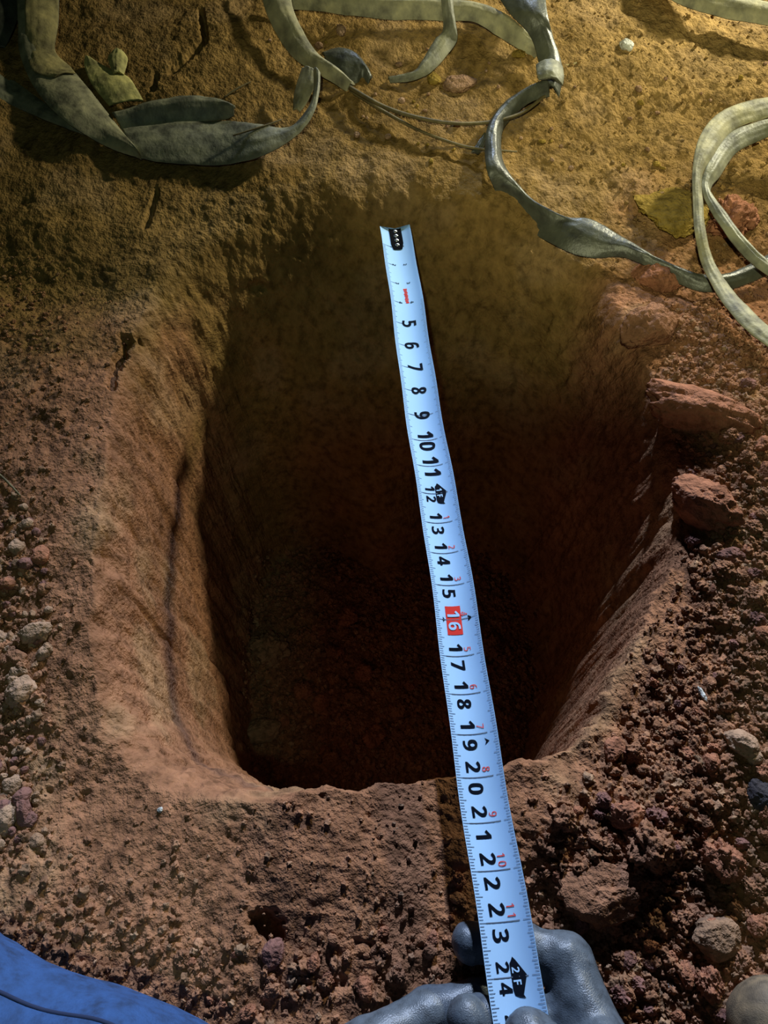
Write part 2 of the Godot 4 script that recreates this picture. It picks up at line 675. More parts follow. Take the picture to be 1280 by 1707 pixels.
var tape_a := cam_point(0.00985, 0.26676, -0.7365)       # the hook end
var tape_b := cam_point(0.06610, -0.23949, -0.40160)     # 24 inches further
const INCH := 0.0254
const CHORD := 0.0278
const SAG := 0.0054

func blade_point(t: float, s: float, lift := 0.0) -> Vector3:      # t in inches from the hook, s from -0.5 (left edge) to 0.5
	var d := (tape_b - tape_a).normalized()
	var side := d.cross(Vector3.UP).normalized() * -1.0
	if side.x < 0.0: side = -side
	var up := side.cross(d)
	if up.y < 0.0: up = -up
	var bend := 0.0012 * sin(t * 0.55) + 0.0006 * sin(t * 1.7 + 1.0)
	var q := 2.0 * s
	var slope := atan(4.0 * SAG * q / CHORD)
	var n := up * cos(slope) - side * sin(slope)
	return tape_a + d * (t * INCH) + side * (s * CHORD + bend * 0.5) + up * (SAG * q * q - 0.001 + bend * 0.6) + n * lift


func printed(text: String, t: float, s: float, height: float, stretch := 1.0, bold := true) -> ArrayMesh:    # reads along the blade, its top to the right edge
	var tm := TextMesh.new()
	var f := SystemFont.new()
	f.font_names = PackedStringArray(["Droid Sans"])
	f.font_weight = 700 if bold else 400
	tm.font = f
	tm.font_size = 64
	tm.pixel_size = 0.01
	tm.depth = 0.0
	tm.curve_step = 2.0
	tm.text = text
	var arr := tm.surface_get_arrays(0)
	var pv: PackedVector3Array = arr[Mesh.ARRAY_VERTEX]
	var id: PackedInt32Array = arr[Mesh.ARRAY_INDEX] if arr[Mesh.ARRAY_INDEX] != null else PackedInt32Array()
	if id.is_empty():
		for k in pv.size(): id.append(k)
	var lo := Vector2(1e9, 1e9)
	var hi := -lo
	for p in pv:
		lo = lo.min(Vector2(p.x, p.y))
		hi = hi.max(Vector2(p.x, p.y))
	var k := height / (hi.y - lo.y)
	var most := 0.0018 / k      # finer triangles follow the hollow of the blade
	var todo := []
	for q in range(0, id.size(), 3): todo.append([id[q], id[q + 1], id[q + 2]])
	id = PackedInt32Array()
	while todo.size():
		var q: Array = todo.pop_back()
		var far := 0
		for e in 3:
			if pv[q[e]].distance_to(pv[q[(e + 1) % 3]]) > pv[q[far]].distance_to(pv[q[(far + 1) % 3]]): far = e
		var a: int = q[far]
		var b: int = q[(far + 1) % 3]
		var c: int = q[(far + 2) % 3]
		if absf(pv[a].y - pv[b].y) <= most:
			id.append_array([a, b, c])
			continue
		pv.append((pv[a] + pv[b]) * 0.5)
		todo.append([a, pv.size() - 1, c])
		todo.append([pv.size() - 1, b, c])
	var mid := (lo + hi) / 2.0
	var out := PackedVector3Array()
	for p in pv:
		out.append(blade_point(t + (p.x - mid.x) * k * stretch / INCH, s + (p.y - mid.y) * k / CHORD, 0.00030))
	return sheet(out, id)


func sheet(v: PackedVector3Array, id: PackedInt32Array) -> ArrayMesh:      # thin print lying on the blade, faces up
	for k in range(0, id.size(), 3):
		var q := (v[id[k + 2]] - v[id[k]]).cross(v[id[k + 1]] - v[id[k]])
		if q.y < 0.0:
			var h := id[k + 1]
			id[k + 1] = id[k + 2]
			id[k + 2] = h
	var side := (tape_b - tape_a).cross(Vector3.UP).normalized()
	var up := side.cross(tape_b - tape_a).normalized()
	if up.y < 0.0: up = -up
	var n := PackedVector3Array()
	n.resize(v.size())
	n.fill(up)
	var arr := []
	arr.resize(Mesh.ARRAY_MAX)
	arr[Mesh.ARRAY_VERTEX] = v
	arr[Mesh.ARRAY_NORMAL] = n
	arr[Mesh.ARRAY_INDEX] = id
	var am := ArrayMesh.new()
	am.add_surface_from_arrays(Mesh.PRIMITIVE_TRIANGLES, arr)
	return am


func poly_print(pts: Array, lift := 0.0002) -> ArrayMesh:      # pts: [t, s]
	var flat2 := PackedVector2Array()
	for p in pts: flat2.append(Vector2(p[0] * INCH, p[1] * CHORD) * 1000.0)
	var v := PackedVector3Array()
	for p in pts: v.append(blade_point(p[0], p[1], lift))
	return sheet(v, Geometry2D.triangulate_polygon(flat2))


func bars(list: Array, lift := 0.0002) -> ArrayMesh:      # list of [t0, t1, s0, s1]
	var v := PackedVector3Array()
	var id := PackedInt32Array()
	for b in list:
		var n := maxi(1, int(ceil((b[3] - b[2]) / 0.12)))
		var at := v.size()
		for k in n + 1:
			var s: float = lerpf(b[2], b[3], float(k) / n)
			v.append(blade_point(b[0], s, lift))
			v.append(blade_point(b[1], s, lift))
		for k in n:
			var a := at + k * 2
			id.append_array([a, a + 1, a + 3, a, a + 3, a + 2])
	return sheet(v, id)


func tape_measure() -> void:
	var t := thing("tape_measure", "white measuring tape blade with black inch numbers lying across the hole", "tape measure")
	var rings := []
	var last := 27.5
	var n := 14
	for i in 111:
		var at := last * i / 110.0
		var r := PackedVector3Array()
		for k in n + 1: r.append(blade_point(at, -0.5 + float(k) / n, 0.0))
		for k in n + 1: r.append(blade_point(at, 0.5 - float(k) / n, -0.0003))
		rings.append(r)
	var blade := part("blade", rings_mesh(rings), mats.blade, t)
	# numbers
	for k in range(1, 27):
		if k <= 4:
			part("number", printed(str(k), k, -0.20, 0.0030), mats.ink, blade)
			part("number", printed(str(k), k, 0.16, 0.0030), mats.ink, blade)
			continue
		if k == 16: continue
		var big := k < 12
		var size := 0.0122 if big else 0.0090
		if k == 12 or k == 24: size = 0.0072
		var s := -0.01 if big else -0.105
		if k == 12 or k == 24: s = -0.16
		if k < 10:
			part("number", printed(str(k), k, s, size, 0.9), mats.ink, blade)
		else:
			var txt := str(k)
			var away := (0.0058 if big else 0.0062) / INCH
			if k == 12 or k == 24: away = 0.0048 / INCH
			part("number", printed(txt[0], k - away, s, size, 1.05), mats.ink, blade)
			part("number", printed(txt[1], k + away, s, size, 1.05), mats.ink, blade)
		if k > 12 and k < 24:
			var rd := str(k - 12)
			if rd.length() == 1:
				part("small_red_number", printed(rd, k - 0.17, 0.165, 0.0043, 1.0, false), mats.red_ink, blade)
			else:
				part("small_red_number", printed(rd[0], k - 0.30, 0.165, 0.0043, 1.0, false), mats.red_ink, blade)
				part("small_red_number", printed(rd[1], k - 0.12, 0.165, 0.0043, 1.0, false), mats.red_ink, blade)
	# the red box of the 16
	var box := part("red_marker", bars([[15.62, 16.42, -0.25, 0.12]]), mats.red_ink, blade)
	tag(box, "red box with a white 16")
	for q in [["1", 15.84], ["6", 16.18]]:
		var p := printed(q[0], q[1], -0.065, 0.0082, 1.05)
		part("number", lifted(p, 0.00022), mats.blade, blade)
	part("small_red_number", printed("4", 15.86, 0.185, 0.0043, 1.0, false), mats.red_ink, blade)
	# foot markers
	for q in [[12.0, "1", 0.10], [24.0, "2", 0.10]]:
		var c: float = q[0]
		var s: float = q[2]
		part("foot_marker", poly_print([[c - 0.36, s - 0.05], [c - 0.30, s + 0.00], [c - 0.02, s + 0.17], [c + 0.32, s + 0.06], [c + 0.38, s + 0.09], [c + 0.32, s - 0.10], [c + 0.22, s - 0.12], [c - 0.24, s - 0.12], [c - 0.30, s - 0.08]]), mats.ink, blade)
		part("number", lifted(printed(q[1], c - 0.12, s - 0.02, 0.0040), 0.00022), mats.blade, blade)
		part("letter", lifted(printed("F", c + 0.10, s - 0.02, 0.0040), 0.00022), mats.blade, blade)
	part("stud_marker", poly_print([[15.92, 0.27], [16.0, 0.36], [16.08, 0.27]]), mats.ink, blade)
	part("stud_marker", poly_print([[15.92, -0.33], [16.0, -0.28], [16.08, -0.33]]), mats.ink, blade)
	part("stud_marker", poly_print([[19.12, 0.22], [19.2, 0.32], [19.28, 0.22], [19.2, 0.25]]), mats.ink, blade)
	# the faint red lettering near the hook, too worn to read
	var worn := []
	for k in 9: worn.append([3.28 + k * 0.085, 3.34 + k * 0.085, -0.05 + 0.01 * (k % 3), 0.075 - 0.012 * (k % 2)])
	part("worn_red_print", bars(worn), mats.red_ink, blade)
	# inch lines and ticks
	var marks := []
	var fine := []
	for k in range(1, 27):
		if k >= 9: marks.append([k - 0.010, k + 0.010, -0.36, 0.30])
		elif k < 9: fine.append([k - 0.008, k + 0.008, -0.36, -0.22])
	for k in range(16, 26 * 16 + 10):
		var len := 0.085
		if k % 4 == 0: len = 0.12
		if k % 8 == 0: len = 0.15
		if k % 16 == 0: len = 0.17
		var x := k / 16.0
		fine.append([x - 0.006, x + 0.006, -0.495, -0.495 + len])
		if x > 4.0: fine.append([x - 0.006, x + 0.006, 0.495 - len * 0.8, 0.495])
	part("inch_line", bars(marks), mats.ink_soft, blade).set_meta("kind", "stuff")
	part("tick_mark", bars(fine), mats.ink_soft, blade).set_meta("kind", "stuff")
	# the hook: black plate on the blade, bent down at the end, with its rivets
	var plate := []
	for i in 13:
		var f := i / 12.0
		var at := lerpf(-0.06, 1.15, f)
		var wide := 0.21 if f < 0.75 else lerpf(0.21, 0.15, (f - 0.75) / 0.25)
		var r := PackedVector3Array()
		for k in 9: r.append(blade_point(at, lerpf(-wide, wide, k / 8.0), 0.0009))
		for k in 9: r.append(blade_point(at, lerpf(wide, -wide, k / 8.0), 0.0002))
		plate.append(r)
	var hook := part("hook", rings_mesh(plate), mats.black, t)
	var lip_r := []
	for i in 5:
		var r := PackedVector3Array()
		for k in 9: r.append(blade_point(-0.06, lerpf(-0.23, 0.23, k / 8.0), 0.0009) + Vector3(0, -0.0025 * i, 0))
		for k in 9: r.append(blade_point(-0.02, lerpf(0.23, -0.23, k / 8.0), 0.0005) + Vector3(0, -0.0025 * i, 0))
		lip_r.append(r)
	part("hook_lip", rings_mesh(lip_r), mats.black, hook)
	for k in 4:
		var c := blade_point(0.14 + k * 0.26, 0.0, 0.0010)
		var s := SphereMesh.new()
		s.radius = 0.0022
		s.height = 0.0026
		s.radial_segments = 14
		s.rings = 7
		part("rivet", s, mats.steel, hook).position = c


func lifted(m: ArrayMesh, by: float) -> ArrayMesh:
	var arr := m.surface_get_arrays(0)
	var v: PackedVector3Array = arr[Mesh.ARRAY_VERTEX]
	var n: PackedVector3Array = arr[Mesh.ARRAY_NORMAL]
	for k in v.size(): v[k] += n[k] * by
	arr[Mesh.ARRAY_VERTEX] = v
	var out := ArrayMesh.new()
	out.add_surface_from_arrays(Mesh.PRIMITIVE_TRIANGLES, arr)
	return out


# ---------------------------------------------------------------- strips of old plastic and leaves

func ribbon(rows: Array, camber: float, thick := 0.0008, wrinkle := 0.0015) -> ArrayMesh:      # rows: [u, v, lift, u, v, lift] of the two edges
	var le := []
	var ri := []
	for q in rows:
		le.append(strip_point(q[0], q[1], q[2]))
		ri.append(strip_point(q[3], q[4], q[5]))
	var rings := []
	var n := 16
	var steps := 10
	var total := (rows.size() - 1) * steps
	for i in total + 1:
		var seg := mini(i / steps, rows.size() - 2)
		var f := float(i - seg * steps) / steps
		var a: Vector3 = spline(le, seg, f)
		var b: Vector3 = spline(ri, seg, f)
		var up := Vector3.UP
		var r := PackedVector3Array()
		for k in n + 1:
			var s := float(k) / n
			var p := a.lerp(b, s) + up * camber * (1.0 - pow(2.0 * s - 1.0, 2.0))
			var along := float(i) / steps
			p += up * wrinkle * (0.9 * n_mid.get_noise_3dv(p * 0.7) + 0.25 * n_fine.get_noise_3dv(p * 0.8) + 0.25 * sin(s * 13.0 + 0.9 * along + 3.0 * rows.size()) * n_mid.get_noise_2d(along * 0.03, s * 0.02 + rows.size()) * 2.0 + 0.12 * sin(s * 26.0 + along))
			r.append(p)
		for k in n + 1:
			r.append(r[n - k] - up * thick)
		rings.append(r)
	return rings_mesh(rings)


func strip_point(u: float, v: float, lift: float) -> Vector3:
	var p := at_height(u, v, 0.01)
	for k in 4:
		p = at_height(u, v, base_height(p.x, p.z) + lift + 0.003)
	return p


func strip(called: String, label: String, category: String, m: Material, rows: Array, camber := 0.004, group := "") -> MeshInstance3D:
	var o := part(called, ribbon(rows, camber), m, self)
	tag(o, label, category, group)
	return o


func strips() -> void:
	strip("plastic_strip", "wide dusty grey plastic strip curving down the upper left corner to a point", "plastic strip", mats.strip_pale, [[26, -40, .018, 100, -40, .012], [30, 40, .018, 97, 40, .011], [33, 90, .017, 92, 85, .010], [60, 150, .015, 120, 115, .010], [110, 202, .012, 150, 150, .010], [170, 240, .009, 185, 195, .010], [226, 262, .007, 215, 232, .010], [236, 267, .006, 233, 258, .009]], .005)
	var wide := get_node("plastic_strip")
	part("dusty_fold", ribbon([[40, -40, .022, 98, -40, .017], [42, 30, .022, 96, 40, .016], [44, 80, .020, 92, 84, .015], [56, 118, .018, 118, 112, .014], [92, 128, .016, 126, 122, .013]], .003), mats.leaf_tan, wide)
	strip("plastic_strip", "flat grey-green strip lying low under the wide strip at the left edge", "plastic strip", mats.strip_grey, [[-60, 90, .004, -60, 145, .002], [0, 118, .004, 0, 166, .002], [45, 150, .004, 52, 190, .001], [100, 188, .004, 105, 211, .001], [150, 212, .003, 152, 229, .001]], .002)
	strip("plastic_strip", "dark strip end in the extreme upper left corner", "plastic strip", mats.strip_dark, [[-30, -40, .006, 36, -40, .010], [-30, 15, .005, 34, 15, .008], [-30, 60, .004, 22, 50, .006], [-25, 85, .003, 8, 78, .003]], .003)
	strip("plastic_strip", "short folded grey strip with a rolled tip above the long curved strip at upper left", "plastic strip", mats.strip_grey, [[186, 188, .010, 203, 216, .004], [240, 172, .014, 262, 208, .005], [300, 160, .016, 325, 202, .006], [350, 162, .016, 362, 199, .007], [378, 170, .015, 381, 196, .008], [393, 180, .013, 390, 192, .009]], .006)
	strip("plastic_strip", "long lens-shaped grey strip sweeping up at its right end to a thin hook", "plastic strip", mats.strip_grey, [[203, 214, .009, 225, 262, .005], [250, 209, .009, 262, 269, .006], [310, 203, .010, 320, 274, .006], [370, 201, .010, 380, 273, .007], [425, 206, .013, 438, 259, .010], [480, 212, .016, 490, 228, .018], [512, 182, .020, 520, 194, .024], [522, 150, .026, 532, 155, .030], [522, 116, .030, 534, 122, .034]], .004)
	strip("plastic_strip", "small pale flap hanging at the top of the hooked strip end", "plastic strip", mats.strip_pale, [[503, 113, .020, 526, 117, .026], [494, 140, .016, 524, 143, .024], [489, 165, .012, 512, 170, .016], [488, 184, .008, 500, 187, .010]], .003)
	strip("plastic_strip", "grey ribbed strip slanting down from the top centre and ending in two thin cords", "plastic strip", mats.strip_pale, [[428, -40, .016, 482, -40, .022], [442, 15, .016, 488, 12, .022], [462, 58, .014, 508, 56, .020], [488, 95, .010, 530, 88, .018], [535, 126, .008, 562, 112, .014], [578, 153, .005, 592, 141, .008]], .006)
	strip("plastic_strip", "dark curled flap lying beside the slanting ribbed strip", "plastic strip", mats.strip_dark, [[536, 88, .006, 546, 112, .004], [566, 79, .010, 568, 138, .004], [594, 88, .012, 592, 145, .003], [611, 108, .010, 603, 132, .005], [621, 128, .005, 613, 146, .002]], .006)
	strip("plastic_strip", "pale dusty strip running across the top centre edge and bending down to the knot", "plastic strip", mats.strip_pale, [[466, -14, .012, 468, 15, .006], [520, -12, .014, 522, 18, .006], [585, -8, .014, 590, 26, .006], [655, -4, .014, 660, 32, .006], [735, 0, .014, 740, 34, .006], [790, 3, .014, 788, 36, .006], [842, 24, .012, 825, 57, .004], [880, 55, .010, 862, 80, .003], [908, 86, .010, 892, 96, .004]], .006)
	strip("plastic_strip", "narrow twisted strip hanging down from the top strip to a thin curled tip", "plastic strip", mats.strip_grey, [[732, -30, .030, 754, -30, .030], [736, 10, .028, 756, 14, .028], [738, 48, .022, 762, 54, .024], [724, 66, .018, 758, 74, .016], [704, 100, .012, 726, 112, .008], [690, 119, .008, 702, 129, .005], [668, 127, .006, 672, 136, .004], [646, 131, .004, 650, 137, .003]], .004)
	strip("plastic_strip", "broad dark grey strip coming down from the top edge into the knot", "plastic strip", mats.strip_dark, [[808, -40, .020, 905, -40, .028], [848, 20, .020, 912, 20, .028], [884, 60, .020, 922, 60, .024], [897, 100, .018, 935, 100, .020], [901, 125, .016, 938, 128, .016], [908, 142, .014, 932, 162, .008]], .006)
	strip("plastic_strip", "small crumpled wrap of strip tied round the knot", "plastic strip", mats.strip_grey, [[893, 108, .026, 938, 110, .024], [895, 122, .028, 940, 126, .026], [898, 134, .026, 938, 142, .024]], .006)
	strip("plastic_strip", "long dark strip curving from the knot down to the right along the rim", "plastic strip", mats.strip_dark, [[908, 132, .020, 916, 160, .012], [870, 150, .018, 882, 172, .010], [835, 176, .016, 857, 192, .010], [813, 210, .014, 838, 217, .008], [808, 250, .012, 836, 251, .008], [814, 290, .012, 846, 282, .008], [840, 340, .008, 888, 332, .010], [880, 382, .006, 940, 360, .012], [930, 411, .005, 985, 366, .014], [975, 428, .005, 1022, 385, .014], [1030, 428, .006, 1060, 408, .010], [1062, 436, .005, 1088, 428, .007], [1110, 461, .004, 1120, 442, .008], [1160, 483, .004, 1166, 456, .009], [1200, 486, .006, 1202, 458, .010], [1245, 474, .008, 1242, 444, .010], [1300, 446, .010, 1300, 412, .012], [1380, 400, .008, 1360, 372, .010], [1450, 350, .004, 1440, 335, .005]], .006)
	strip("plastic_strip", "outer of the two raised loops of grey strip at the right edge", "plastic strip", mats.strip_pale, [[1560, 420, .010, 1525, 420, .010], [1530, 290, .024, 1495, 300, .022], [1440, 205, .034, 1425, 236, .030], [1310, 163, .040, 1310, 196, .034], [1245, 169, .040, 1252, 203, .034], [1196, 190, .040, 1216, 222, .034], [1165, 230, .040, 1188, 260, .034], [1154, 285, .038, 1170, 296, .034], [1155, 340, .034, 1172, 336, .034], [1158, 390, .030, 1176, 384, .030], [1170, 440, .024, 1189, 430, .026], [1196, 492, .018, 1214, 474, .022], [1238, 543, .014, 1254, 519, .018], [1310, 600, .012, 1310, 565, .016]], .003)
	strip("plastic_strip", "inner of the two raised loops of grey strip at the right edge", "plastic strip", mats.strip_grey, [[1500, 440, .010, 1470, 440, .010], [1480, 320, .020, 1455, 325, .018], [1410, 235, .030, 1395, 262, .024], [1310, 198, .034, 1310, 224, .026], [1242, 208, .034, 1262, 236, .026], [1202, 235, .034, 1224, 258, .026], [1180, 272, .034, 1200, 294, .028], [1169, 304, .034, 1186, 312, .030], [1177, 336, .034, 1188, 326, .034], [1202, 378, .034, 1216, 362, .036], [1242, 428, .032, 1254, 410, .036], [1310, 482, .030, 1310, 458, .034]], .003)
	strip("plastic_strip", "thick pale strip crossing the upper right corner", "plastic strip", mats.strip_pale, [[1060, -60, .014, 1150, -70, .022], [1112, -4, .014, 1188, -20, .022], [1165, 18, .014, 1232, -4, .022], [1225, 33, .014, 1290, 8, .022], [1310, 46, .014, 1350, 22, .022], [1450, 60, .012, 1480, 36, .018], [1620, 110, .006, 1630, 90, .008]], .008)
	strip("dry_leaf", "flat tan dry leaf lying right of the knot", "leaf", mats.leaf_tan, [[938, 108, .003, 938, 119, .001], [972, 102, .004, 978, 128, .001], [1012, 106, .005, 1016, 133, .001], [1040, 113, .004, 1036, 134, .001], [1052, 120, .003, 1046, 131, .001]], .001)
	strip("dry_leaf", "pale yellow torn leaf standing beside the wide strip at upper left", "leaf", mats.leaf_pale, [[141, 93, .012, 158, 102, .006], [141, 112, .011, 188, 116, .005], [152, 138, .010, 214, 128, .004], [168, 160, .008, 229, 150, .004], [182, 176, .007, 239, 168, .003]], .003)
	strip("dry_leaf", "small pale leaf scrap at the top of the torn yellow leaf", "leaf", mats.leaf_pale, [[188, 84, .013, 206, 86, .008], [180, 97, .013, 213, 98, .007], [184, 112, .012, 210, 113, .007], [188, 124, .011, 206, 124, .007]], .003)
	strip("dry_leaf", "small dark leaf scrap at the end of the lower cord", "leaf", mats.strip_dark, [[806, 222, .006, 812, 228, .004], [794, 240, .006, 806, 246, .003], [785, 254, .005, 797, 258, .002]], .002)
	var cord := []
	for q in [[583, 146], [640, 178], [700, 197], [760, 206], [820, 203], [870, 188], [912, 156]]: cord.append(strip_point(q[0], q[1], 0.012))
	tag(part("cord", tube(cord, [.0022, .0020, .0019, .0018, .0018, .0017, .0017], 8), mats.stalk, self), "upper thin tan cord running from the ribbed strip to the knot", "cord")
	cord = []
	for q in [[584, 151], [640, 186], [700, 218], [760, 240], [800, 248], [862, 253]]: cord.append(strip_point(q[0], q[1], 0.006))
	tag(part("cord", tube(cord, [.0020, .0017, .0014, .0013, .0012, .0007], 8), mats.stalk, self), "lower thin dark cord ending at a leaf scrap", "cord")
	for q in [["thin dry twig lying on the lens-shaped strip", [[388, 226], [440, 210], [470, 199]], .017], ["short dry twig right of the rolled strip tip", [[374, 162], [395, 148], [418, 136]], .004], ["fine pale straw on the stones at the left edge", [[-6, 786], [14, 805], [34, 826]], .004]]:
		var pts := []
		for p in q[1]: pts.append(strip_point(p[0], p[1], q[2]) if p[1] < 500 else on_ground(p[0], p[1], q[2]))
		tag(part("twig", tube(pts, [.0008, .0011, .0005], 6), mats.stalk, self), q[0], "twig")


# ---------------------------------------------------------------- the person: gloves, knee, boot

func blob(bones: Array, cell: float, k: float, rough := 0.0) -> ArrayMesh:      # one skin over tapered bones: [from, to, radius, radius], by surface nets
	var lo := Vector3.INF
	var hi := -Vector3.INF
	for b in bones:
		var r: float = maxf(b[2], b[3]) + k + cell * 2
		lo = lo.min(b[0] - Vector3.ONE * r).min(b[1] - Vector3.ONE * r)
		hi = hi.max(b[0] + Vector3.ONE * r).max(b[1] + Vector3.ONE * r)
	var nx := int((hi.x - lo.x) / cell) + 2
	var ny := int((hi.y - lo.y) / cell) + 2
	var nz := int((hi.z - lo.z) / cell) + 2
	var f := PackedFloat32Array()
	f.resize(nx * ny * nz)
	f.fill(0.05)
	for b in bones:
		var a: Vector3 = b[0]
		var ab: Vector3 = b[1] - a
		var l2 := maxf(ab.length_squared(), 1e-9)
		var r: float = maxf(b[2], b[3]) + k + cell * 2
		var p0 := ((a.min(b[1]) - Vector3.ONE * r - lo) / cell).max(Vector3.ZERO)
		var p1 := (a.max(b[1]) + Vector3.ONE * r - lo) / cell
		for z in range(int(p0.z), mini(int(p1.z) + 1, nz)):
			for y in range(int(p0.y), mini(int(p1.y) + 1, ny)):
				for x in range(int(p0.x), mini(int(p1.x) + 1, nx)):
					var p := lo + Vector3(x, y, z) * cell
					var h := clampf((p - a).dot(ab) / l2, 0.0, 1.0)
					var d := p.distance_to(a + ab * h) - lerpf(b[2], b[3], h)
					if rough > 0.0:
						d += rough * n_mid.get_noise_3dv(p * 2.2)
						d += 0.0006 * sin(h * sqrt(l2) * 900.0) * smoothstep(0.3, 0.0, minf(h, 1.0 - h))
					var at := (z * ny + y) * nx + x
					var e := f[at]
					var q := maxf(k - absf(d - e), 0.0) / k
					f[at] = minf(d, e) - q * q * k * 0.25
	var vid := PackedInt32Array()
	vid.resize(nx * ny * nz)
	vid.fill(-1)
	var v := PackedVector3Array()
	var idx := PackedInt32Array()
	var corner := [0, 1, nx, nx + 1, nx * ny, nx * ny + 1, nx * ny + nx, nx * ny + nx + 1]
	var off := [Vector3(0, 0, 0), Vector3(1, 0, 0), Vector3(0, 1, 0), Vector3(1, 1, 0), Vector3(0, 0, 1), Vector3(1, 0, 1), Vector3(0, 1, 1), Vector3(1, 1, 1)]
	var edges := [[0, 1], [2, 3], [4, 5], [6, 7], [0, 2], [1, 3], [4, 6], [5, 7], [0, 4], [1, 5], [2, 6], [3, 7]]
	for z in nz - 1:
		for y in ny - 1:
			for x in nx - 1:
				var at := (z * ny + y) * nx + x
				var inside := 0
				for c in 8:
					if f[at + corner[c]] < 0.0: inside += 1
				if inside == 0 or inside == 8: continue
				var sum := Vector3.ZERO
				var n := 0
				for e in edges:
					var fa := f[at + corner[e[0]]]
					var fb := f[at + corner[e[1]]]
					if (fa < 0.0) != (fb < 0.0):
						sum += off[e[0]].lerp(off[e[1]], fa / (fa - fb))
						n += 1
				vid[at] = v.size()
				v.append(lo + (Vector3(x, y, z) + sum / n) * cell)
	for z in range(1, nz - 1):
		for y in range(1, ny - 1):
			for x in range(1, nx - 1):
				var at := (z * ny + y) * nx + x
				var s := f[at] < 0.0
				for ax in 3:
					var st: int = [1, nx, nx * ny][ax]
					if s == (f[at + st] < 0.0): continue
					var o1: int = [nx, nx * ny, 1][ax]
					var o2: int = [nx * ny, 1, nx][ax]
					var q := [vid[at], vid[at - o1], vid[at - o1 - o2], vid[at - o2]]
					if q.min() < 0: continue
					if s: idx.append_array([q[0], q[2], q[1], q[0], q[3], q[2]])
					else: idx.append_array([q[0], q[1], q[2], q[0], q[2], q[3]])
	return mesh_of(v, idx)


func chain(out: Array, joints: Array) -> void:      # joints: [u, v, height, radius]
	for i in joints.size() - 1:
		var a = joints[i]
		var b = joints[i + 1]
		out.append([at_height(a[0], a[1], a[2]), at_height(b[0], b[1], b[2]), a[3], b[3]])


